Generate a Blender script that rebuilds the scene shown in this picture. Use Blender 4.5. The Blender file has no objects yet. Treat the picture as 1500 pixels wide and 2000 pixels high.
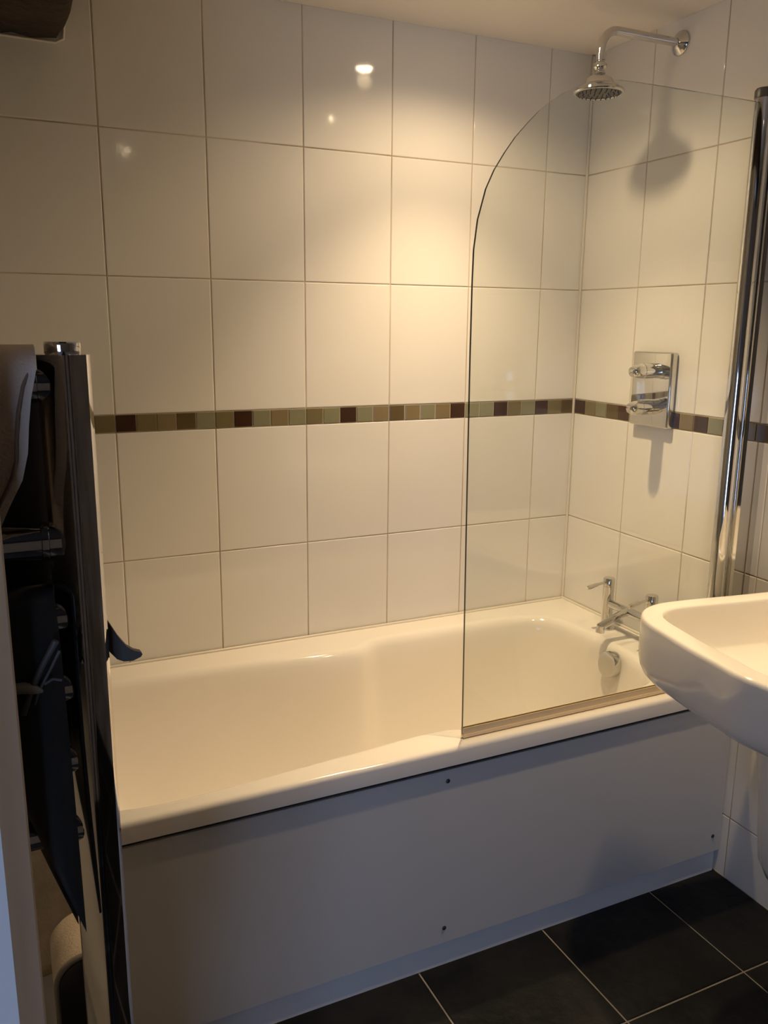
import bpy, bmesh, math, random
from mathutils import Vector, Matrix
random.seed(7)
SC = bpy.context.scene
COL = SC.collection

# ------------------------------------------------------------ camera, light, exposure
cam_data = bpy.data.cameras.new('camera')
cam = bpy.data.objects.new('camera', cam_data); COL.objects.link(cam)
cam.location = (-1.6901, -2.1737, 1.4402)
cam.rotation_euler = (math.radians(77.403), math.radians(-0.555), math.radians(-25.184))
cam_data.sensor_fit = 'VERTICAL'; cam_data.sensor_height = 36.0
cam_data.lens = 1648.6 / 2000 * 36.0
cam_data.clip_start = 0.02
SC.camera = cam

world = bpy.data.worlds.new('world'); SC.world = world; world.use_nodes = True
bg = world.node_tree.nodes['Background']
bg.inputs[0].default_value = (0.46, 0.62, 1.0, 1.0)
bg.inputs[1].default_value = 6.5

WARM = (1.0, 0.735, 0.425)
def spot(name, loc, power, size, blend, radius, color=WARM, aim=None):
    d = bpy.data.lights.new(name, 'SPOT'); d.energy = power; d.spot_size = math.radians(size)
    d.spot_blend = blend; d.shadow_soft_size = radius; d.color = color
    o = bpy.data.objects.new(name, d); COL.objects.link(o); o.location = loc
    if aim is not None:
        o.rotation_euler = (Vector(aim) - Vector(loc)).to_track_quat('-Z', 'Y').to_euler()
    return o
LAMPS = [((-0.555, -0.40, 2.206), 'bath'), ((-0.405, -1.05, 2.206), 'basin'), ((-1.02, -2.02, 2.206), 'door')]
spot('lamp_light_bath', (-0.555, -0.40, 2.165), 8.5, 154, 0.6, 0.022)
spot('lamp_light_bath_beam', (-0.555, -0.40, 2.163), 46.0, 96, 1.0, 0.022)
spot('lamp_light_basin', (-0.405, -1.05, 2.165), 36.0, 80, 0.9, 0.022)
spot('lamp_light_door', (-1.02, -2.02, 2.170), 1.5, 70, 0.6, 0.022)
# daylight portal in the window opening (samples the sky better, gives off no light of its own)
pd = bpy.data.lights.new('window_portal', 'AREA'); pd.shape = 'RECTANGLE'; pd.size = 0.9; pd.size_y = 1.0
pd.cycles.is_portal = True
po = bpy.data.objects.new('window_portal', pd); COL.objects.link(po)
po.location = (-2.60, -3.43, 0.70); po.rotation_euler = (math.radians(-90), 0, math.radians(180))

SC.view_settings.view_transform = 'Standard'; SC.view_settings.look = 'None'
SC.view_settings.gamma = 1.0; SC.view_settings.use_curve_mapping = False
SC.view_settings.exposure = 0.55
SC.cycles.caustics_reflective = False; SC.cycles.caustics_refractive = False
SC.cycles.max_bounces = 10; SC.cycles.diffuse_bounces = 5; SC.cycles.glossy_bounces = 6
SC.cycles.transparent_max_bounces = 16; SC.cycles.sample_clamp_indirect = 6.0

# ------------------------------------------------------------ materials
def new_mat(name):
    m = bpy.data.materials.new(name); m.use_nodes = True
    return m, m.node_tree, m.node_tree.nodes['Principled BSDF']
def mat(name, color, rough=0.5, metal=0.0, spec=0.5, noise=None, bump=None, coat=0.0):
    """noise=(scale, colour2, detail); bump=(scale, strength, distance)"""
    m, nt, b = new_mat(name)
    b.inputs['Base Color'].default_value = (*color, 1); b.inputs['Roughness'].default_value = rough
    b.inputs['Metallic'].default_value = metal; b.inputs['Specular IOR Level'].default_value = spec
    if coat: b.inputs['Coat Weight'].default_value = coat; b.inputs['Coat Roughness'].default_value = 0.05
    tc = nt.nodes.new('ShaderNodeNewGeometry')
    if noise:
        n = nt.nodes.new('ShaderNodeTexNoise'); n.inputs['Scale'].default_value = noise[0]
        n.inputs['Detail'].default_value = noise[2]; nt.links.new(tc.outputs['Position'], n.inputs['Vector'])
        r = nt.nodes.new('ShaderNodeValToRGB')
        r.color_ramp.elements[0].position = 0.35; r.color_ramp.elements[1].position = 0.68
        r.color_ramp.elements[0].color = (*color, 1); r.color_ramp.elements[1].color = (*noise[1], 1)
        nt.links.new(n.outputs['Fac'], r.inputs['Fac']); nt.links.new(r.outputs['Color'], b.inputs['Base Color'])
    if bump:
        n2 = nt.nodes.new('ShaderNodeTexNoise'); n2.inputs['Scale'].default_value = bump[0]; n2.inputs['Detail'].default_value = 4
        nt.links.new(tc.outputs['Position'], n2.inputs['Vector'])
        bp = nt.nodes.new('ShaderNodeBump'); bp.inputs['Strength'].default_value = bump[1]; bp.inputs['Distance'].default_value = bump[2]
        nt.links.new(n2.outputs['Fac'], bp.inputs['Height']); nt.links.new(bp.outputs['Normal'], b.inputs['Normal'])
    return m
M = {}
M['tile'] = mat('glazed_white_tile', (0.80, 0.78, 0.75), 0.07, spec=0.5, noise=(2.5, (0.78, 0.76, 0.725), 2), bump=(9, 0.10, 0.004))
M['grout'] = mat('tan_grout', (0.66, 0.57, 0.46), 0.9, noise=(4.5, (0.36, 0.27, 0.18), 4))
M['floor_grout'] = mat('grey_floor_grout', (0.50, 0.46, 0.40), 0.9, noise=(14, (0.38, 0.34, 0.29), 3))
M['slate'] = mat('black_slate_tile', (0.005, 0.005, 0.005), 0.48, spec=0.22, noise=(5.5, (0.021, 0.020, 0.018), 12), bump=(22, 0.6, 0.006))
M['ceiling'] = mat('cream_ceiling_paint', (0.84, 0.79, 0.72), 0.6, bump=(14, 0.15, 0.003))
M['plaster'] = mat('white_wall_paint', (0.78, 0.77, 0.75), 0.75, bump=(60, 0.1, 0.001))
M['outer'] = mat('tan_wall_paint', (0.34, 0.29, 0.24), 0.8, bump=(60, 0.1, 0.001))
M['trimpaint'] = mat('cream_gloss_paint', (0.62, 0.50, 0.37), 0.45)
M['enamel'] = mat('white_bath_acrylic', (0.86, 0.82, 0.77), 0.10, spec=0.5)
M['ceramic'] = mat('white_basin_ceramic', (0.86, 0.82, 0.76), 0.06, spec=0.5)
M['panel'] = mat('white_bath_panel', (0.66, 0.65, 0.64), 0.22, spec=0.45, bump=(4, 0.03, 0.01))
M['plinth'] = mat('pale_plinth', (0.78, 0.78, 0.78), 0.3)
M['chrome'] = mat('polished_chrome', (0.66, 0.65, 0.63), 0.04, metal=1.0)
M['railchrome'] = mat('rail_chrome', (0.60, 0.58, 0.56), 0.05, metal=1.0)
M['nozzle'] = mat('dark_rubber_face', (0.06, 0.055, 0.05), 0.4)
M['seal'] = mat('clear_brown_seal', (0.80, 0.62, 0.38), 0.3)
M['silicone'] = mat('white_silicone', (0.75, 0.70, 0.62), 0.35)
M['beam'] = mat('dark_oak', (0.030, 0.015, 0.008), 0.8, noise=(9, (0.010, 0.006, 0.004), 8), bump=(30, 0.8, 0.01))
M['white_towel'] = mat('white_terry', (0.60, 0.51, 0.42), 0.95, bump=(400, 0.6, 0.002))
M['piping'] = mat('brown_piping', (0.20, 0.14, 0.10), 0.9)
M['cream_towel'] = mat('cream_terry', (0.62, 0.52, 0.40), 0.95, noise=(30, (0.52, 0.43, 0.32), 5), bump=(300, 0.7, 0.003))
M['black_cloth'] = mat('black_cloth', (0.014, 0.013, 0.012), 0.6, bump=(120, 0.3, 0.001))
M['strap'] = mat('grey_strap', (0.075, 0.07, 0.062), 0.6)
M['grey_plastic'] = mat('grey_plastic', (0.062, 0.052, 0.042), 0.6)
M['bag'] = mat('black_bag', (0.015, 0.014, 0.013), 0.3)
M['bag_edge'] = mat('grey_bag_edge', (0.22, 0.20, 0.17), 0.5)
M['screw'] = mat('dark_screw', (0.10, 0.10, 0.10), 0.35, metal=0.8)
M['shadowgap'] = mat('painted_gap_shade', (0.02, 0.02, 0.02), 0.6)  # near-black colour stands in for the shade inside the gap
M['frame'] = mat('white_window_frame', (0.8, 0.8, 0.8), 0.4)
MC = {'d': (0.050, 0.024, 0.013), 'b': (0.105, 0.075, 0.033), 'o': (0.175, 0.145, 0.075), 't': (0.21, 0.165, 0.088),
      'l': (0.22, 0.215, 0.135), 'g': (0.25, 0.25, 0.17)}
for k, c in MC.items(): M['mosaic_' + k] = mat('mosaic_glass_' + k, c, 0.10, spec=0.35, coat=0.1)
for nm, es in (('bulb', 60), ('dim_bulb', 45)):
    M[nm] = mat('lit_' + nm, (1, 0.9, 0.7), 0.5); b = M[nm].node_tree.nodes['Principled BSDF']
    b.inputs['Emission Color'].default_value = (1.0, 0.78, 0.5, 1); b.inputs['Emission Strength'].default_value = es
def glass_mat(name, tint, refl=1.0):
    m = bpy.data.materials.new(name); m.use_nodes = True; nt = m.node_tree
    nt.nodes.remove(nt.nodes['Principled BSDF']); out = nt.nodes['Material Output']
    t = nt.nodes.new('ShaderNodeBsdfTransparent'); t.inputs[0].default_value = (*tint, 1)
    g = nt.nodes.new('ShaderNodeBsdfGlossy'); g.inputs['Roughness'].default_value = 0.01
    f = nt.nodes.new('ShaderNodeFresnel')
    ge = nt.nodes.new('ShaderNodeNewGeometry'); ma = nt.nodes.new('ShaderNodeMath'); ma.operation = 'MULTIPLY_ADD'
    ma.inputs[1].default_value = 1 / 1.5 - 1.5; ma.inputs[2].default_value = 1.5      # 1.5 entering, 1/1.5 on the inner side
    nt.links.new(ge.outputs['Backfacing'], ma.inputs[0]); nt.links.new(ma.outputs[0], f.inputs['IOR'])
    mx = nt.nodes.new('ShaderNodeMixShader')
    nt.links.new(f.outputs[0], mx.inputs[0]); nt.links.new(t.outputs[0], mx.inputs[1]); nt.links.new(g.outputs[0], mx.inputs[2])
    nt.links.new(mx.outputs[0], out.inputs[0])
    return m
M['glass'] = glass_mat('clear_glass', (0.955, 0.97, 0.955))
M['glass_edge'] = mat('dark_glass_edge', (0.03, 0.04, 0.032), 0.08, spec=0.8)
M['pane'] = glass_mat('window_pane', (0.98, 0.98, 0.98))

# ------------------------------------------------------------ helpers
def tag(o, label=None, cat=None, group=None, kind=None):
    if label: o['label'] = label
    if cat: o['category'] = cat
    if group: o['group'] = group
    if kind: o['kind'] = kind
    return o
def thing(name, label, cat, loc=(0, 0, 0), group=None):
    o = bpy.data.objects.new(name, None); COL.objects.link(o); o.location = loc
    o.empty_display_size = 0.05
    return tag(o, label, cat, group)
def finish(name, bm, m, parent=None, smooth=35, origin=None):
    bmesh.ops.recalc_face_normals(bm, faces=bm.faces[:])
    me = bpy.data.meshes.new(name); bm.to_mesh(me); bm.free()
    for mm in (m if isinstance(m, list) else [m]): me.materials.append(mm)
    o = bpy.data.objects.new(name, me); COL.objects.link(o)
    if smooth:
        for p in me.polygons: p.use_smooth = True
        me.set_sharp_from_angle(angle=math.radians(smooth))
    if parent is not None:
        o.parent = parent; o.matrix_parent_inverse = Matrix.Translation(-Vector(parent.location))
    return o
def add_box(bm, a, b, bevel=0.0, seg=2):
    a, b = [min(p, q) for p, q in zip(a, b)], [max(p, q) for p, q in zip(a, b)]
    r = bmesh.ops.create_cube(bm, size=1)
    for v in r['verts']:
        v.co = Vector([a[i] + (v.co[i] + 0.5) * (b[i] - a[i]) for i in range(3)])
    if bevel:
        es = list({e for v in r['verts'] for e in v.link_edges})
        bmesh.ops.bevel(bm, geom=es, offset=bevel, segments=seg, profile=0.5, affect='EDGES')
def box(name, a, b, m, parent=None, bevel=0.0, seg=2, smooth=35):
    bm = bmesh.new(); add_box(bm, a, b, bevel, seg); return finish(name, bm, m, parent, smooth)
def ring_bridge(bm, A, B):
    n = len(A)
    for i in range(n): bm.faces.new((A[i], A[(i + 1) % n], B[(i + 1) % n], B[i]))
def loft(bm, loops, cap0=True, cap1=True):
    R = [[bm.verts.new(p) for p in L] for L in loops]
    for A, B in zip(R, R[1:]): ring_bridge(bm, A, B)
    if cap0: bm.faces.new(R[0])
    if cap1: bm.faces.new(R[-1])
    return R
def lathe(bm, base, axis, prof, n=28):
    """prof: list of (distance along axis, radius)"""
    ax = Vector(axis).normalized(); u = ax.orthogonal().normalized(); v = ax.cross(u); base = Vector(base)
    loft(bm, [[base + ax * d + (u * math.cos(2 * math.pi * k / n) + v * math.sin(2 * math.pi * k / n)) * max(r, 1e-4)
               for k in range(n)] for d, r in prof])
def tube(bm, pts, r, n=16):
    pts = [Vector(p) for p in pts]; loops = []; prev = None
    rs = r if isinstance(r, (list, tuple)) else [r] * len(pts)
    for i, p in enumerate(pts):
        d = (pts[min(i + 1, len(pts) - 1)] - pts[max(i - 1, 0)]).normalized()
        u = d.orthogonal().normalized() if prev is None else (prev - d * prev.dot(d)).normalized()
        prev = u; v = d.cross(u)
        loops.append([p + (u * math.cos(2 * math.pi * k / n) + v * math.sin(2 * math.pi * k / n)) * rs[i] for k in range(n)])
    loft(bm, loops)
def prism(bm, poly, z0, z1, bev=0.0):
    """vertical prism of an (x, y) polygon"""
    loft(bm, [[(x, y, z0) for x, y in poly], [(x, y, z1) for x, y in poly]])
def catmull(pts, n, closed=True):
    """n points evenly spaced by length on a closed Catmull-Rom curve"""
    P = [Vector(p) for p in pts]; m = len(P); dense = []
    for i in range(m):
        p0, p1, p2, p3 = P[i - 1], P[i], P[(i + 1) % m], P[(i + 2) % m]
        for k in range(24):
            t = k / 24
            dense.append(0.5 * ((2 * p1) + (p2 - p0) * t + (2 * p0 - 5 * p1 + 4 * p2 - p3) * t * t + (3 * p1 - p0 - 3 * p2 + p3) * t ** 3))
    L = [0.0]
    for a, b_ in zip(dense, dense[1:] + dense[:1]): L.append(L[-1] + (b_ - a).length)
    out = []; j = 0
    for k in range(n):
        s = L[-1] * k / n
        while L[j + 1] < s: j += 1
        f = (s - L[j]) / max(L[j + 1] - L[j], 1e-9)
        out.append(dense[j].lerp(dense[(j + 1) % len(dense)], f))
    return out
def offset(loop, d):
    """inward offset of a closed 2-D loop (d > 0 shrinks)"""
    n = len(loop); area = sum(loop[i].x * loop[(i + 1) % n].y - loop[(i + 1) % n].x * loop[i].y for i in range(n))
    s = 1 if area > 0 else -1; out = []
    for i in range(n):
        t = (loop[(i + 2) % n] - loop[i - 2]).normalized()
        out.append(loop[i] + Vector((-t.y, t.x)) * d * s)
    return out
def at(loop, z): return [(p.x, p.y, z) for p in loop]

# ------------------------------------------------------------ room shell
CZ = 2.206
struct = lambda o: tag(o, kind='structure')
TW, GAP = 0.2505, 0.0027
Z4, TH, MH = 0.836, 0.3323, 0.0442
ROWS = [(Z4 - 3 * TH, Z4 - 2 * TH), (Z4 - 2 * TH, Z4 - TH), (Z4 - TH, Z4), (Z4, Z4 + TH),
        (Z4 + TH + MH, Z4 + 2 * TH + MH), (Z4 + 2 * TH + MH, Z4 + 3 * TH + MH), (Z4 + 3 * TH + MH, CZ + 0.002)]
MZ = (Z4 + TH, Z4 + TH + MH)

floor = struct(box('floor', (-3.3, -3.5, -0.06), (0.12, 0.10, -0.0025), M['floor_grout'], smooth=0))
ceiling = struct(box('ceiling', (-3.3, -3.5, CZ), (0.12, 0.12, CZ + 0.08), M['ceiling'], smooth=0))
wall_back = struct(box('wall_back', (-2.2, 0.0016, 0.0), (0.10, 0.10, CZ), M['grout'], smooth=0))
wall_right = struct(box('wall_right', (0.0016, -3.4, 0.0), (0.10, 0.0016, CZ), M['grout'], smooth=0))
wall_left = struct(box('wall_left', (-2.2, -1.57, 0.0), (-2.10, 0.0, CZ), M['plaster'], smooth=0))
bm = bmesh.new()
prism(bm, [(-3.2, -1.616), (-1.7045, -1.616), (-1.7045, -1.572), (-3.2, -1.572)], 0.0, CZ)
struct(finish('wall_partition', bm, M['plaster'], None, 0))
bm = bmesh.new()
prism(bm, [(-1.7045, -1.616), (-1.6985, -1.609), (-1.6965, -1.606), (-1.6885, -1.598), (-1.6872, -1.588), (-1.6885, -1.574), (-1.7045, -1.572)], 0.0, CZ)
struct(finish('trim_1', bm, M['trimpaint'], None, 20))
struct(box('wall_outer', (-3.3, -3.5, 0.0), (-3.2, -1.572, CZ), M['outer'], smooth=0))
bm = bmesh.new()
WX0, WX1, WZ0, WZ1 = -3.05, -2.15, 0.20, 1.20
add_box(bm, (-3.2, -3.5, 0), (WX0, -3.4, CZ)); add_box(bm, (WX1, -3.5, 0), (0.1, -3.4, CZ))
add_box(bm, (WX0, -3.5, 0), (WX1, -3.4, WZ0)); add_box(bm, (WX0, -3.5, WZ1), (WX1, -3.4, CZ))
struct(finish('wall_front', bm, M['outer'], None, 0))
win = struct(thing('window_1', None, None, ((WX0 + WX1) / 2, -3.46, WZ0)))
bm = bmesh.new()
for a, b_ in (((WX0, WZ0), (WX0 + .05, WZ1)), ((WX1 - .05, WZ0), (WX1, WZ1)), ((WX0 + .05, WZ0), (WX1 - .05, WZ0 + .05)),
              ((WX0 + .05, WZ1 - .05), (WX1 - .05, WZ1)), (((WX0 + WX1) / 2 - .02, WZ0 + .05), ((WX0 + WX1) / 2 + .02, WZ1 - .05))):
    add_box(bm, (a[0], -3.485, a[1]), (b_[0], -3.445, b_[1]))
finish('window_frame', bm, M['frame'], win, 0)
for x0, x1 in ((WX0 + .05, (WX0 + WX1) / 2 - .02), ((WX0 + WX1) / 2 + .02, WX1 - .05)):
    box('pane', (x0, -3.467, WZ0 + .05), (x1, -3.463, WZ1 - .05), M['pane'], win, smooth=0)

# glazed wall tiles: bevelled slabs, one mesh per size, face towards -y in local space
TMESH = {}
def tile_mesh(name, w, h, m, bev=0.0022, t=0.0075):
    key = (name, round(w, 4), round(h, 4), m.name)
    if key in TMESH: return TMESH[key]
    bm = bmesh.new(); W, H = w / 2, h / 2
    L = lambda i, y: [(-W + i, y, -H + i), (W - i, y, -H + i), (W - i, y, H - i), (-W + i, y, H - i)]
    loft(bm, [L(0, t), L(0, 0.0012), L(bev * 0.35, 0.0004), L(bev, 0.0)])
    bmesh.ops.recalc_face_normals(bm, faces=bm.faces[:])
    me = bpy.data.meshes.new(name); bm.to_mesh(me); bm.free(); me.materials.append(m)
    TMESH[key] = me; return me
def put_tile(name, wall, m, c, rz, w, h, bev=0.0022, jit=0.0):
    o = bpy.data.objects.new(name, tile_mesh(name, w, h, m, bev)); COL.objects.link(o); o.parent = wall
    o.location = c; o.rotation_euler = (random.gauss(0, jit), 0, rz + random.gauss(0, jit))
    return o
J = 0.0010
D0 = 0.1484                      # cut tile at the inner corner
cols = [(-D0, 0.0)] + [(-D0 - (k + 1) * TW, -D0 - k * TW) for k in range(7)]
for (x0, x1) in cols:
    x0 = max(x0, -1.97)
    for (z0, z1) in ROWS[1:]:
        put_tile('tile', wall_back, M['tile'], ((x0 + x1) / 2, 0, (z0 + z1) / 2), 0, x1 - x0 - GAP, z1 - z0 - GAP, jit=J)
rcols = [(-0.2555, -0.003)] + [(-0.2555 - (k + 1) * TW, -0.2555 - k * TW) for k in range(7)]
for i, (y0, y1) in enumerate(rcols):
    for (z0, z1) in ROWS:
        if i < 2 and z0 < 0.2: continue
        # local x runs along -y on the right wall (face towards -x)
        put_tile('tile', wall_right, M['tile'], (0, (y0 + y1) / 2, (z0 + z1) / 2), math.radians(-90), y1 - y0 - GAP, z1 - z0 - GAP, jit=J)
# mosaic strip, back wall from the corner leftwards
P5 = TW / 5
seq = ['b', 'o', 'd', 'l', 'o', 'd', 'g', 'g', 'd', 't', 'l', 't', 'b', 't', 'l', 'd', 'l', 'o', 'l', 't', 'l', 'd', 'o', 'l', 'b', 't', 'o', 'd', 'o', 'b', 't', 'l', 'o', 'd', 't']
for k, c in enumerate(seq):
    x1 = -k * P5 * (D0 / (3 * P5)) if k < 3 else -D0 - (k - 3) * P5
    w = D0 / 3 if k < 3 else P5
    put_tile('mosaic_tile', wall_back, M['mosaic_' + c], (x1 - w / 2, -0.0004, sum(MZ) / 2), 0, w - 0.0022, MH - 0.0026, 0.0012, 0.003)
rs = ['d', 'o', 'l', 'b', 'd', 'o', 'd', 't', 'd', 't']
for k, c in enumerate(rs):
    put_tile('mosaic_tile', wall_right, M['mosaic_' + c], (-0.0004, -0.0055 - (k + .5) * P5, sum(MZ) / 2), math.radians(-90), P5 - 0.0022, MH - 0.0026, 0.0012, 0.003)
yy = -0.0055 - len(rs) * P5
for w, c in ((P5, 'd'), (P5, 'g'), (P5, 'o'), (0.046, 'b'), (0.013, 'd'), (P5, 'b'), (P5, 'o'), (P5, 'd'), (P5, 'l'), (P5, 'b'), (P5, 'o'), (P5, 't'), (P5, 'd')):
    put_tile('mosaic_tile', wall_right, M['mosaic_' + c], (-0.0004, yy - w / 2, sum(MZ) / 2), math.radians(-90), w - 0.0022, MH - 0.0026, 0.0012, 0.003)
    yy -= w
# slate floor tiles
FS, FX, FY = 0.3393, -0.2269, -1.0305
for i in range(-1, 9):
    for j in range(-1, 7):
        x1, x0 = FX - (i) * FS, FX - (i + 1) * FS
        y1, y0 = FY - j * FS, FY - (j + 1) * FS
        x1 = min(x1, -0.001); y0 = max(y0, -3.398); x0 = max(x0, -3.19)
        if x1 - x0 < 0.03 or y1 - y0 < 0.03: continue
        o = bpy.data.objects.new('tile', tile_mesh('floor_tile', x1 - x0 - 0.0045, y1 - y0 - 0.0045, M['slate'], 0.002)); COL.objects.link(o)
        o.parent = floor; o.location = ((x0 + x1) / 2, (y0 + y1) / 2, 0.0); o.rotation_euler = (math.radians(-90) + random.gauss(0, 0.0006), 0, 0)

# old beam in the ceiling, let into the back wall
bm = bmesh.new()
nx, ny = 9, 60
def beam_loop(y):
    pts = []
    x0, x1, z0, z1 = -1.74, -1.462, 2.046, CZ - 0.001
    for k in range(nx): pts.append((x0 + (x1 - x0) * k / (nx - 1), z0))
    pts[0] = (x0, z0 + .012); pts[-1] = (x1 - 0.004, z0 + .014); pts[-2] = (pts[-2][0] + .018, z0 + .002)
    pts += [(x1, z0 + .05), (x1, z1), (x0, z1), (x0, z0 + .06)]
    return [(x + random.gauss(0, .0018), y, min(z + random.gauss(0, .0022), CZ - 0.0005)) for x, z in pts]
loft(bm, [beam_loop(-3.38 * (1 - k / ny) - 0.004) for k in range(ny + 1)])
beam = finish('ceiling_beam', bm, M['beam'], None, 50)
tag(beam, 'rough dark oak ceiling beam let into the white tiled wall', 'beam')
bm = bmesh.new()
tube(bm, [(-1.745, -0.003, 2.2), (-1.745, -0.003, 2.045), (-1.735, -0.003, 2.041), (-1.6, -0.003, 2.042), (-1.480, -0.003, 2.041), (-1.464, -0.003, 2.050), (-1.458, -0.003, 2.10), (-1.456, -0.003, 2.2)], 0.003, 8)
struct(finish('trim_2', bm, M['silicone'], None, 60))
bm = bmesh.new()
tube(bm, [(-0.0035, -0.0035, 0.557), (-0.0035, -0.0035, 2.203)], 0.0042, 8)
struct(finish('trim_3', bm, M['silicone'], None, 60))

# ------------------------------------------------------------ bath
bath = thing('bath', 'white acrylic bath with curved hourglass rim along the tiled wall', 'bath', (-0.85, -0.37, 0.0))
inner = [(-1.50, -.105), (-1.35, -.106), (-1.15, -.113), (-1.02, -.126), (-.92, -.138), (-.84, -.1415), (-.795, -.136), (-.755, -.108), (-.715, -.098), (-.62, -.097), (-.45, -.096), (-.30, -.100),
         (-.205, -.122), (-.152, -.175), (-.132, -.26), (-.128, -.37), (-.132, -.48), (-.150, -.575), (-.20, -.640), (-.29, -.668), (-.42, -.678), (-.60, -.682), (-.72, -.684),
         (-.765, -.678), (-.805, -.664), (-.85, -.660), (-.92, -.662), (-1.03, -.672), (-1.18, -.684), (-1.35, -.698), (-1.47, -.700), (-1.55, -.680), (-1.600, -.62), (-1.618, -.52), (-1.622, -.40), (-1.618, -.28), (-1.600, -.18), (-1.56, -.125)]
N = 300
L0 = catmull(inner, N)
def rect_loop(ins, r=0.0):
    x0, x1, y0, y1 = -1.70 + ins, -0.002, -0.7465 + ins, -0.002
    c = Vector((-.85, -.37)); out = []
    for p in L0:
        d = p - c; t = 1e9
        if d.x > 0: t = min(t, (x1 - c.x) / d.x)
        if d.x < 0: t = min(t, (x0 - c.x) / d.x)
        if d.y > 0: t = min(t, (y1 - c.y) / d.y)
        if d.y < 0: t = min(t, (y0 - c.y) / d.y)
        out.append(c + d * t)
    for q in (Vector((x0, y0)), Vector((x0, y1)), Vector((x1, y0)), Vector((x1, y1))):
        k = min(range(N), key=lambda i: (out[i] - q).length); out[k] = q
    return out
fl = catmull([(-1.36, -.235), (-1.1, -.24), (-.90, -.262), (-.81, -.260), (-.74, -.222), (-.5, -.215), (-.34, -.235), (-.27, -.30), (-.25, -.38), (-.27, -.47), (-.34, -.535), (-.5, -.56), (-.72, -.56),
              (-.86, -.545), (-1.1, -.548), (-1.32, -.555), (-1.41, -.52), (-1.445, -.40), (-1.42, -.28)], N)
# line the floor loop up with the rim loop
k0 = min(range(N), key=lambda i: (fl[i] - Vector((-1.33, -.235))).length - 0)
k1 = min(range(N), key=lambda i: (L0[i] - Vector((-1.47, -.105))).length)
cF = Vector((-.85, -.39)); ang = lambda p: math.atan2((p.y - cF.y) / .18, (p.x - cF.x) / .6)
fa = sorted((ang(p), p) for p in fl)
def floor_at(a):
    for (a0, p0), (a1, p1) in zip(fa, fa[1:] + [(fa[0][0] + 2 * math.pi, fa[0][1])]):
        if a0 <= a < a1: return p0.lerp(p1, (a - a0) / (a1 - a0))
    a += 2 * math.pi; (a0, p0), (a1, p1) = fa[-1], (fa[0][0] + 2 * math.pi, fa[0][1])
    return p0.lerp(p1, (a - a0) / (a1 - a0))
FLR = [floor_at(math.atan2((p.y - cF.y) / .285, (p.x - cF.x) / .745)) for p in L0]
ls = [at(rect_loop(.004), .5125), at(rect_loop(0), .514), at(rect_loop(0), .544), at(rect_loop(.001), .5485), at(rect_loop(.0035), .5525), at(rect_loop(.0075), .5548), at(rect_loop(.012), .5553)]
for d, z in ((-.016, .5553), (-.010, .5549), (-.004, .5535), (.003, .549), (.009, .541), (.013, .530), (.016, .515)):
    ls.append(at(offset(L0, d), z))
W0 = offset(L0, .016)
for s, z in ((.03, .49), (.07, .455), (.13, .41), (.20, .36), (.28, .31), (.36, .27), (.45, .237), (.55, .212), (.66, .195), (.78, .184), (.89, .178), (1.0, .175)):
    ls.append([(p.x + (q.x - p.x) * s, p.y + (q.y - p.y) * s, z) for p, q in zip(W0, FLR)])
c = sum(FLR, Vector((0, 0))) / N
for s in (.7, .35, .05): ls.append([(c.x + (q.x - c.x) * s, c.y + (q.y - c.y) * s, .175 - .006 * (1 - s)) for q in FLR])
under = [at(rect_loop(.012), .5120), at(offset(L0, .006), .5115)]
for L in ls[14:-3]: under.append([(p.x, p.y, q[2] - .007) for p, q in zip(offset([Vector(v[:2]) for v in L], -.007), L)])
bm = bmesh.new(); loft(bm, list(reversed(under)) + ls)
finish('tub', bm, M['enamel'], bath, 50)
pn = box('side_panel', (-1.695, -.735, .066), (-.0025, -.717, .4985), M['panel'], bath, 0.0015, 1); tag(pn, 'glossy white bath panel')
box('plinth', (-1.695, -.726, .0005), (-.010, -.712, .0655), M['plinth'], bath)
box('gap_shade_strip', (-1.695, -.728, .4988), (-.003, -.716, .5108), M['shadowgap'], bath)  # dark strip painting the shaded gap between bath rim and panel
for x, z in ((-.85, .473), (-.849, .106), (-.031, .115), (-.40, .12), (-1.6, .45)):
    if x == -.40: continue
    bm = bmesh.new(); lathe(bm, (x, -.7352, z), (0, -1, 0), [(0, .0052), (.0012, .0050), (.0026, .0030), (.003, .0001)], 14)
    finish('screw', bm, M['screw'], bath)
# overflow knob on the end slope
kn = bmesh.new(); ax = Vector((-1, 0, .16)).normalized()
lathe(kn, Vector((-.131, -.431, .504)), ax, [(0, .027), (.012, .027), (.0125, .037), (.036, .037), (.0385, .0355), (.0392, .033), (.0394, 0.0001)], 40)
tag(finish('overflow_knob', kn, M['chrome'], bath), 'round chrome overflow knob')
bm = bmesh.new()
tube(bm, [(-1.69, -.0066, .557), (-.0066, -.0066, .557)], .0045, 8)
finish('sealant_line', bm, M['silicone'], bath, 60)
bm = bmesh.new(); tube(bm, [(-.0066, -.0066, .557), (-.0066, -.688, .557)], .0045, 8)
finish('sealant_line', bm, M['silicone'], bath, 60)

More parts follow.
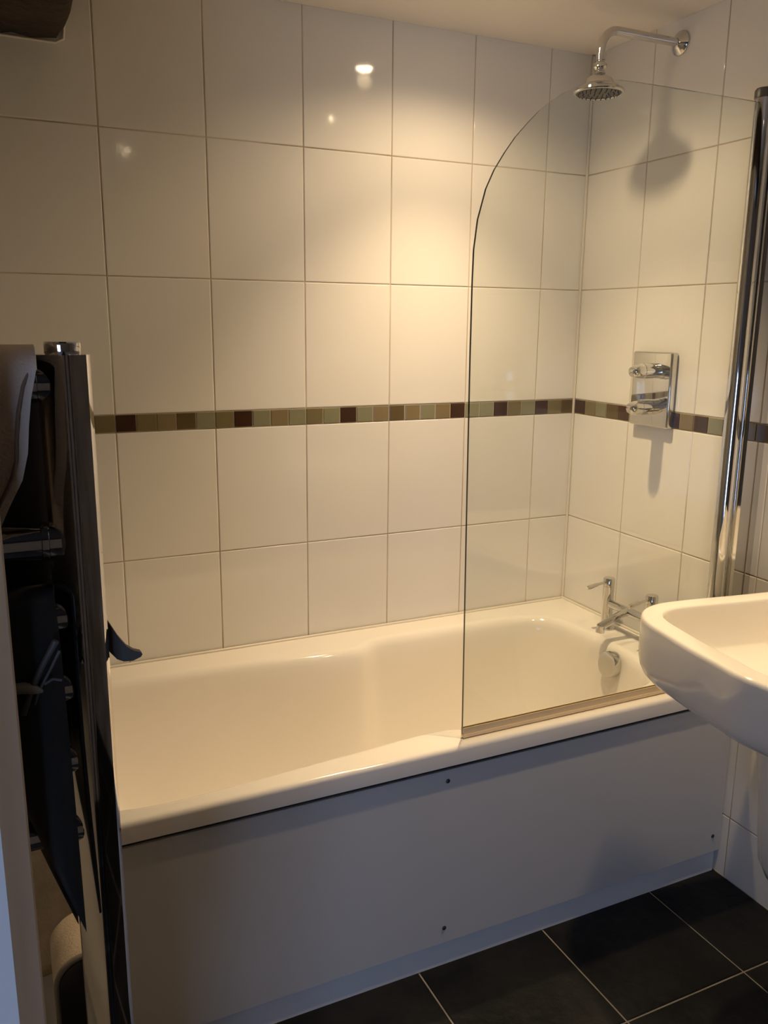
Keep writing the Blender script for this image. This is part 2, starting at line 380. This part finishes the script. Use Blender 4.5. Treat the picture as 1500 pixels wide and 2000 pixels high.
# ------------------------------------------------------------ bath mixer tap
tap = thing('bath_tap', 'chrome deck-mounted bath mixer with two lever handles on the bath rim', 'tap', (-.055, -.38, .555))
for y in (-.29, -.47):
    bm = bmesh.new(); lathe(bm, (-.058, y, .5557), (0, 0, 1), [(0, .026), (.004, .026), (.007, .024), (.009, .0165), (.010, .0165), (.130, .0165), (.131, .0155), (.132, .0155), (.133, .0172), (.152, .0172), (.155, .0155), (.1555, .0001)], 32)
    finish('pillar', bm, M['chrome'], tap)
    bm = bmesh.new(); tube(bm, [(-.072, y, .698), (-.085, y, .6972), (-.10, y, .6955), (-.104, y, .695), (-.130, y, .690), (-.139, y, .688)], [.004, .004, .0042, .0062, .0068, .0064], 14)
    finish('lever', bm, M['chrome'], tap)
bm = bmesh.new(); tube(bm, [(-.058, -.305, .634), (-.058, -.455, .634)], .0125, 20); finish('crossbar', bm, M['chrome'], tap)
bm = bmesh.new(); tube(bm, [(-.060, -.38, .634), (-.085, -.38, .628), (-.12, -.38, .616), (-.158, -.38, .602)], [.0118, .0118, .0118, .0118], 20)
lathe(bm, (-.155, -.38, .600), (-.15, 0, -1), [(-.006, .0125), (.010, .0130), (.0145, .0125), (.015, .009), (.012, .0001)], 20)
finish('spout', bm, M['chrome'], tap)

# ------------------------------------------------------------ shower: head on its arm, valve
sh = thing('wall_shower', 'chrome rose shower head on a bent wall arm under the ceiling', 'shower', (0, -.35, 2.147))
bm = bmesh.new(); lathe(bm, (-.0005, -.35, 2.147), (-1, 0, 0), [(0, .030), (.003, .030), (.006, .0285), (.012, .018), (.016, .0135), (.017, .011)], 36); finish('wall_flange', bm, M['chrome'], sh)
pts = [(-.010, -.35, 2.147), (-.10, -.35, 2.147), (-.20, -.35, 2.147)]
for k in range(1, 11):
    a = math.radians(9 * k); pts.append((-.205 - .047 * math.sin(a), -.35, 2.100 + .047 * math.cos(a)))
pts.append((-.252, -.35, 2.083))
bm = bmesh.new(); tube(bm, pts, .0105, 20); finish('arm', bm, M['chrome'], sh)
bm = bmesh.new(); lathe(bm, (-.252, -.35, 2.0895), (0, 0, -1), [(0, .0125), (.015, .0125), (.016, .010), (.018, .010), (.020, .0135), (.025, .0165), (.031, .0165), (.035, .0135), (.037, .0115), (.039, .0115), (.041, .014), (.045, .014), (.047, .0115), (.049, .0115)], 28)
finish('swivel_joint', bm, M['chrome'], sh)
HZ = 2.0895 - .0485
bm = bmesh.new(); lathe(bm, (-.252, -.35, HZ), (0, 0, -1), [(0, .0115), (.001, .019), (.004, .026), (.009, .0315), (.014, .0345), (.020, .0365), (.0215, .040), (.024, .045), (.028, .052), (.032, .0585), (.0345, .0615), (.039, .0625), (.042, .0610), (.0425, .0565), (.041, .055)], 48)
rose = finish('rose', bm, M['chrome'], sh)
bm = bmesh.new(); lathe(bm, (-.252, -.35, HZ - .0405), (0, 0, -1), [(0, .0555), (.0012, .055), (.0028, .040), (.0036, .0001)], 40)
for r, n in ((.012, 6), (.025, 12), (.038, 18), (.049, 24)):
    for k in range(n):
        a = 2 * math.pi * k / n
        lathe(bm, (-.252 + r * math.cos(a), -.35 + r * math.sin(a), HZ - .042), (0, 0, -1), [(0, .0018), (.004, .0013)], 6)
finish('spray_plate', bm, M['nozzle'], sh)

vl = thing('shower_valve', 'chrome twin-knob shower valve on a rectangular plate over the mosaic strip', 'valve', (0, -.345, 1.27))
box('back_plate', (-.0008, -.436, 1.1665), (-.0240, -.284, 1.3715), M['chrome'], vl, .006, 3)
for z in (1.3215, 1.2235):
    yc = -.383
    bm = bmesh.new(); lathe(bm, (-.0235, yc, z), (-1, 0, 0), [(0, .0205), (.018, .0205), (.0185, .0192), (.0205, .0192), (.021, .0212), (.054, .0212), (.0545, .0205)], 36)
    k_ = finish('control_knob', bm, M['chrome'], vl)
    # grip: a rounded end, flattened on top like a thumb rest
    bm = bmesh.new(); loops = []
    for x, r, f in ((-.0775, .0203, 0), (-.086, .0203, .003), (-.096, .0200, .006), (-.1045, .0185, .0085), (-.1105, .0155, .009), (-.1135, .0110, .007), (-.1150, .006, .004), (-.1154, .001, .0005)):
        loops.append([(x, yc + r * math.cos(a), z + max(min(r * math.sin(a), r - f), -r + f * .3)) for a in [2 * math.pi * k / 32 for k in range(32)]])
    loft(bm, loops)
    finish('grip', bm, M['chrome'], k_)

# ------------------------------------------------------------ glass bath screen
scr = thing('bath_screen', 'clear glass bath screen with one rounded corner and chrome post', 'shower screen', (-.08, -.715, .555))
out = [(-.106, .566), (-.806, .566), (-.809, .80), (-.813, 1.10), (-.816, 1.374), (-.8165, 1.52), (-.8155, 1.58), (-.809, 1.635), (-.793, 1.692), (-.776, 1.727), (-.754, 1.760), (-.731, 1.790), (-.705, 1.817), (-.678, 1.843),
       (-.648, 1.865), (-.62, 1.882), (-.59, 1.896), (-.56, 1.906), (-.53, 1.9125), (-.49, 1.918), (-.45, 1.9195), (-.37, 1.92), (-.106, 1.92)]
bm = bmesh.new()
A = [bm.verts.new((x, -.718, z)) for x, z in out]; B = [bm.verts.new((x, -.712, z)) for x, z in out]
bm.faces.new(A); bm.faces.new(B)
for i in range(len(out)):
    f = bm.faces.new((A[i], A[(i + 1) % len(out)], B[(i + 1) % len(out)], B[i])); f.material_index = 1
finish('glass_pane', bm, [M['glass'], M['glass_edge']], scr, 0)
bm = bmesh.new(); add_box(bm, (-.1077, -.7210, .5564), (-.806, -.7090, .5665), .002, 1); add_box(bm, (-.107, -.7195, .5665), (-.806, -.7182, .580)); add_box(bm, (-.107, -.7118, .5665), (-.806, -.7105, .580))
tag(finish('seal', bm, M['seal'], scr, 30), 'brownish clear seal strip')
bm = bmesh.new()
ring = [(-.087 + .0205 * math.cos(a), -.715 + .0205 * math.sin(a)) for a in [2 * math.pi * k / 28 for k in range(28)]]
prism(bm, ring, .556, 1.932); finish('hinge_post', bm, M['chrome'], scr, 40)
bm = bmesh.new()
prof = [(-.066, -.727), (-.064, -.734), (-.058, -.738), (-.0008, -.738), (-.0008, -.692), (-.058, -.692), (-.064, -.696), (-.066, -.703)]
prism(bm, prof, .556, 1.932); finish('wall_channel', bm, M['chrome'], scr, 30)
bm = bmesh.new()
cap = [(-.087 + .0225 * math.cos(math.radians(a)), -.715 + .0225 * math.sin(math.radians(a))) for a in range(60, 301, 15)] + [(-.066, -.740), (-.0008, -.740), (-.0008, -.690), (-.066, -.690)]
loft(bm, [[(x, y, 1.929) for x, y in cap], [(x, y, 1.945) for x, y in cap], [(x * .96 - .002, -.715 + (y + .715) * .88, 1.949) for x, y in cap]])
finish('post_cap', bm, M['nozzle'], scr, 40)

# ------------------------------------------------------------ wash basin
bas = thing('wash_basin', 'white ceramic wash basin with semi pedestal on the right wall', 'basin', (0, -1.20, .85))
half = [(-.004, -.892), (-.10, -.878), (-.20, -.864), (-.30, -.848), (-.37, -.840), (-.415, -.843), (-.452, -.858), (-.482, -.885), (-.503, -.928), (-.516, -.99), (-.530, -1.07), (-.538, -1.14)]
full = half + [(-.545, -1.20)] + [(x, -2.40 - y) for x, y in reversed(half)]
full = full[:1] + full + full[-1:]
def basin_loop(ins, n=160):
    P = [Vector(p) for p in full]
    d = []
    m = len(P)
    for i in range(m - 1):
        p0, p1, p2, p3 = P[max(i - 1, 0)], P[i], P[i + 1], P[min(i + 2, m - 1)]
        for k in range(16):
            t = k / 16; d.append(0.5 * ((2 * p1) + (p2 - p0) * t + (2 * p0 - 5 * p1 + 4 * p2 - p3) * t * t + (3 * p1 - p0 - 3 * p2 + p3) * t ** 3))
    d.append(P[-1]); L = [0]
    for a, b_ in zip(d, d[1:]): L.append(L[-1] + (b_ - a).length)
    o = []; j = 0
    for k in range(n):
        s = L[-1] * k / (n - 1)
        while j < len(L) - 2 and L[j + 1] < s: j += 1
        o.append(d[j].lerp(d[j + 1], (s - L[j]) / max(L[j + 1] - L[j], 1e-9)))
    if not ins: return o
    r = []
    for i in range(n):
        t = (o[min(i + 2, n - 1)] - o[max(i - 2, 0)]).normalized(); nn = Vector((t.y, -t.x))
        if nn.dot(Vector((-.25, -1.2)) - o[i]) < 0: nn = -nn
        q = o[i] + nn * ins; q.x = min(q.x, -.001) ; r.append(q)
    return r
B0 = basin_loop(0)
def back_lim(L, x): return [Vector((min(p.x, x), p.y)) for p in L]
def shrink(L, s, c): return [c + (p - c) * s for p in L]
cB = Vector((-.285, -1.20))
ls = []
for ins, z in ((.17, .700), (.10, .7005), (.060, .702), (.040, .706), (.024, .714), (.012, .727), (.005, .742), (.0015, .760), (.0, .80), (.0, .840), (.001, .8450), (.003, .8485), (.006, .8500), (.010, .8505)):
    ls.append(at(basin_loop(ins), z))
for ins, z in ((.041, .8505), (.0435, .8497), (.0455, .847), (.047, .842), (.050, .822), (.057, .79)):
    ls.append(at(back_lim(basin_loop(ins), -.10 - (ins - .040) * .8), z))
bl = back_lim(basin_loop(.058), -.118)
for s, z in ((.96, .765), (.88, .745), (.75, .732), (.5, .725), (.2, .721), (.03, .720)): ls.append(at(shrink(bl, s, cB), z))
bm = bmesh.new(); loft(bm, ls); finish('bowl', bm, M['ceramic'], bas, 60)
pp = lambda s, d: [(-.0008, -1.16 + .126 * s), (-.187 * d, -1.16 + .126 * s)] + [(-.187 * d - .187 * d * math.sin(math.radians(a)), -1.16 + .126 * s * math.cos(math.radians(a))) for a in range(10, 171, 10)] + [(-.187 * d, -1.16 - .126 * s), (-.0008, -1.16 - .126 * s)]
bm = bmesh.new(); loft(bm, [[(x, y, z) for x, y in pp(s, d)] for s, d, z in ((.55, .55, .308), (.74, .74, .313), (.86, .86, .330), (.91, .91, .365), (.945, .945, .47), (1.0, 1.0, .60), (1.04, 1.04, .704))])
finish('semi_pedestal', bm, M['ceramic'], bas, 45)

# ------------------------------------------------------------ towel rail with what hangs on it
YR = -1.524
rail = thing('towel_rail', 'tall chrome towel rail with dark faceted post beside the bath', 'towel rail', (-1.637, YR, .45))
bm = bmesh.new()
prof = [(-1.6550, YR + .012), (-1.6550, YR - .004), (-1.6400, YR - .0170), (-1.6388, YR - .0178), (-1.6376, YR - .0178), (-1.6366, YR - .0160), (-1.6352, YR - .0160), (-1.6342, YR - .0178), (-1.6330, YR - .0175), (-1.6225, YR - .0130), (-1.6190, YR - .004), (-1.6190, YR + .012), (-1.6220, YR + .0165), (-1.6520, YR + .0165)]
prism(bm, prof, .45, 1.4165); finish('post', bm, M['railchrome'], rail, 24)
bm = bmesh.new(); lathe(bm, (-1.637, YR, 1.416), (0, 0, 1), [(0, .0115), (.0015, .0125), (.0085, .0125), (.0095, .0115), (.0096, .0001)], 24)
finish('post_cap', bm, M['railchrome'], rail)
bm = bmesh.new(); prism(bm, [(x - .415, y) for x, y in prof], .45, 1.4165); finish('post', bm, M['railchrome'], rail, 24)
for z in (1.395, 1.281, 1.222, 1.165, 1.105, 1.045, .78, .72, .60, .54):
    bm = bmesh.new(); r = .0135 if z == 1.281 else .011
    lathe(bm, (-1.648, YR, z), (-1, 0, 0), [(0, r), (.008, r), (.0085, r + .0015), (.013, r + .0015), (.0135, r), (.395, r)], 20); finish('rung', bm, M['railchrome'], rail, 40)
bm = bmesh.new(); tube(bm, [(-2.05, YR, 1.35), (-2.1, YR, 1.35)], .009, 12); finish('bracket', bm, M['railchrome'], rail)
bm = bmesh.new(); tube(bm, [(-2.05, YR, .60), (-2.1, YR, .60)], .009, 12); finish('bracket', bm, M['railchrome'], rail)

def drape(name, xs_fn, ytop, z_top, z_front, z_back, hang, m, parent, thick=.006, n=24, x0=-1.95):
    """cloth folded over a rung: a thick sheet running down the front, over the top and down the back"""
    path = []
    for k in range(9): path.append((YR - hang, z_front + (z_top - .012 - z_front) * k / 8))
    for k in range(1, 8):
        a = math.pi * k / 8; path.append((YR - hang * math.cos(a), z_top - .012 + .012 * math.sin(a)))
    for k in range(9): path.append((YR + hang, z_top - .012 + (z_back - z_top + .012) * k / 8))
    bm = bmesh.new(); loops = []
    for i, (y, z) in enumerate(path):
        j0, j1 = path[max(i - 1, 0)], path[min(i + 1, len(path) - 1)]
        t = Vector((j1[0] - j0[0], j1[1] - j0[1])).normalized(); nn = Vector((-t.y, t.x)) * thick / 2
        xr = xs_fn(z, i < 12); L = []
        for s in (1, -1):
            rng = range(n + 1) if s == 1 else range(n, -1, -1)
            for k in rng:
                x = x0 + (xr - x0) * k / n; w = .0022 * math.sin(x * 70) * min(1, abs(z_top - z) / .05)
                L.append((x, y + nn.x * s + w, z + nn.y * s))
        loops.append(L)
    loft(bm, loops); return finish(name, bm, m, parent, 60)
# white towel over the top rung
def tw(z, front):
    pts = [(1.30, -1.688), (1.315, -1.680), (1.332, -1.671), (1.345, -1.6665), (1.36, -1.6655), (1.392, -1.6608), (1.405, -1.6570), (1.416, -1.6560)]
    if z <= pts[0][0]: return pts[0][1] - (pts[0][0] - z) * .3
    for (a, x), (b_, x2) in zip(pts, pts[1:]):
        if z <= b_: return x + (x2 - x) * (z - a) / (b_ - a)
    return pts[-1][1]
towel = thing('white_towel', 'white towel with brown piping folded over the top of the rail', 'towel', (-1.75, YR, 1.0))
drape('cloth', tw, YR, 1.4185, 1.258, 1.264, .0225, M['white_towel'], towel, .010)
bm = bmesh.new()
tube(bm, [(tw(z, True) - .0075, YR - .0282, z) for z in [1.262 + .0065 * k for k in range(19)]] + [(-1.6660, YR - .0275, 1.396), (-1.6622, YR - .0262, 1.405), (-1.6580, YR - .0235, 1.4120)], .0013, 8); finish('piping', bm, M['piping'], towel, 60)
# black garment over the lower rungs, with its grey strap
def gm(z, front):
    # slanting hem at the bottom is made by the cut of the sheet
    return -1.6575
gar = thing('black_garment', 'black garment with a grey strap hanging on the lower rungs', 'garment', (-1.72, YR, .9))
bm = bmesh.new(); cols_ = 14; fr = []
def hem(x): return 0.970 + (-1.6575 - x) * 3.3
rowsN = 16; G = {}
for j in range(cols_ + 1):
    x = -1.90 + (1.90 - 1.6558) * j / cols_
    path = []
    for k in range(rowsN + 1):
        z = hem(max(x, -1.705)) + (1.236 - hem(max(x, -1.705))) * k / rowsN
        path.append((YR - .0180 - .0045 * math.sin(x * 95 + z * 9) * (1 - k / rowsN), z))
    for k in range(1, 8):
        a = math.pi * k / 8; path.append((YR - .018 * math.cos(a), 1.236 + .010 * math.sin(a)))
    for k in range(rowsN + 1):
        z = 1.236 - (1.236 - hem(max(x, -1.705)) + .02) * k / rowsN
        path.append((YR + .0180 + .004 * math.sin(x * 80 + z * 7) * k / rowsN, z))
    for i, (y, z) in enumerate(path):
        xf = x + .0036 * (j / cols_) ** 2 * max(0, 1 - i / rowsN) ** .5      # the front layer laps over the post's bevel
        G[j, i] = bm.verts.new((xf, y, z))
ni = len(path)
for j in range(cols_):
    for i in range(ni - 1): bm.faces.new((G[j, i], G[j + 1, i], G[j + 1, i + 1], G[j, i + 1]))
o = finish('cloth', bm, M['black_cloth'], gar, 60)
md = o.modifiers.new('thickness', 'SOLIDIFY'); md.thickness = .003; md.offset = 0
bm = bmesh.new(); G = {}
for j in range(15):
    x = -1.90 + (1.90 - 1.641) * j / 14
    for k in range(19):
        zb = 0.950 + max(0, -1.641 - max(x, -1.73)) * 2.6; z = zb + (1.402 - zb) * k / 18
        G[j, k] = bm.verts.new((x, YR + .040 + .004 * math.sin(x * 60 + z * 8), z))
for j in range(14):
    for k in range(18): bm.faces.new((G[j, k], G[j + 1, k], G[j + 1, k + 1], G[j, k + 1]))
o = finish('back_panel', bm, M['black_cloth'], gar, 60)
md = o.modifiers.new('thickness', 'SOLIDIFY'); md.thickness = .003; md.offset = 0
for pts, w in (([(-1.658, 1.213), (-1.668, 1.196), (-1.678, 1.176), (-1.684, 1.160)], .0026), ([(-1.656, 1.205), (-1.663, 1.192), (-1.672, 1.176), (-1.676, 1.166)], .0012), ([(-1.656, 1.182), (-1.662, 1.184), (-1.668, 1.181)], .0012)):
    bm = bmesh.new(); tube(bm, [(x, YR - .0262, z) for x, z in pts], w, 8); finish('strap', bm, M['strap'], gar, 60)
bm = bmesh.new(); tube(bm, [(-1.690, YR - .0262, 1.181), (-1.682, YR - .0268, 1.1805), (-1.674, YR - .0268, 1.178), (-1.6695, YR - .0262, 1.1755)], [.004, .0044, .0036, .0012], 10); finish('tie_end', bm, M['bag_edge'], gar, 60)
# grey hook behind the post
bm = bmesh.new()
hk = [(-1.6195, 1.2145), (-1.6150, 1.2060), (-1.6100, 1.1960), (-1.6040, 1.1870), (-1.5985, 1.1825), (-1.5935, 1.1805), (-1.5922, 1.1785), (-1.5935, 1.1765), (-1.6000, 1.1742), (-1.6070, 1.1748), (-1.6120, 1.1775), (-1.6165, 1.1835), (-1.6195, 1.1880)]
loft(bm, [[(x, -1.5150, z) for x, z in hk], [(x, -1.5125, z) for x, z in hk], [(x, -1.5085, z) for x, z in hk]])
hook = finish('hook', bm, M['grey_plastic'], None, 40)
tag(hook, 'grey curved pointed hook jutting out behind the towel rail post', 'hook')
# cream bath mat over the bath's front edge
bm = bmesh.new(); nx2 = 10; path = [(-.7535, .30 + .026 * k) for k in range(10)] + [(-.7545, .552), (-.749, .561), (-.735, .5635), (-.705, .5628), (-.698, .560)]
G = {}
for j in range(nx2 + 1):
    x = -1.70 + .10 * j / nx2
    for i, (y, z) in enumerate(path):
        zz = z
        G[j, i] = bm.verts.new((x, y + .0012 * math.sin(x * 150 + z * 20), zz))
for j in range(nx2):
    for i in range(len(path) - 1): bm.faces.new((G[j, i], G[j + 1, i], G[j + 1, i + 1], G[j, i + 1]))
mat_o = finish('bath_mat', bm, M['cream_towel'], None, 60)
md = mat_o.modifiers.new('thickness', 'SOLIDIFY'); md.thickness = .008; md.offset = 0
tag(mat_o, 'cream towelling bath mat draped over the front edge of the bath', 'bath mat')
# dark bag with a grey piped edge, standing on the floor
bag = thing('wash_bag', 'narrow cream bag with black front and grey piped edge by the bath', 'bag', (-1.615, -.90, 0))
def bag_out(ins):
    x0, x1, z1, r = -1.668 + ins, -1.560 - ins, .480 - ins, .045 - ins * .5
    pts = [(x0, .002), (x0, z1 - r)] + [(x0 + r - r * math.cos(math.radians(a)), z1 - r + r * math.sin(math.radians(a))) for a in range(10, 91, 10)]
    pts += [(x1 - r + r * math.sin(math.radians(a)), z1 - r + r * math.cos(math.radians(a))) for a in range(0, 91, 10)] + [(x1, .002)]
    return pts
bm = bmesh.new(); loft(bm, [[(x, y, z) for x, z in bag_out(i)] for i, y in ((.004, -.958), (.0, -.945), (.0, -.855), (.006, -.842))]); finish('body', bm, M['cream_towel'], bag, 40)
bm = bmesh.new(); loft(bm, [[(x, y, z) for x, z in bag_out(i)] for i, y in ((.014, -.9655), (.006, -.963), (.005, -.9582))]); tag(finish('front', bm, M['bag'], bag, 40), 'glossy black front')
bm = bmesh.new(); tube(bm, [(x, -.957, max(z, .006)) for x, z in bag_out(.003)], .0050, 10); finish('piping', bm, M['bag_edge'], bag, 60)

# ------------------------------------------------------------ recessed ceiling lights (above the frame, seen in reflections)
for (lx, ly, lz), where in LAMPS:
    t = thing('ceiling_light', {'bath': 'recessed ceiling downlight above the bath', 'basin': 'recessed ceiling downlight above the wash basin', 'door': 'recessed ceiling downlight over the open floor'}[where], 'light', (lx, ly, lz), None)
    bm = bmesh.new(); lathe(bm, (lx, ly, lz - .0005), (0, 0, -1), [(0, .041), (.004, .041), (.006, .038), (.006, .030), (.002, .027), (.0001, .0262)], 32)
    finish('trim_ring', bm, M['chrome'], t)
    bm = bmesh.new(); br = .024 if where == 'bath' else .007
    lathe(bm, (lx, ly, lz - .0005), (0, 0, -1), [(0, br), (.008, br * .95), (.012, br * .6), (.013, .0001)], 24)
    finish('bulb', bm, M['bulb' if where == 'bath' else 'dim_bulb'], t)
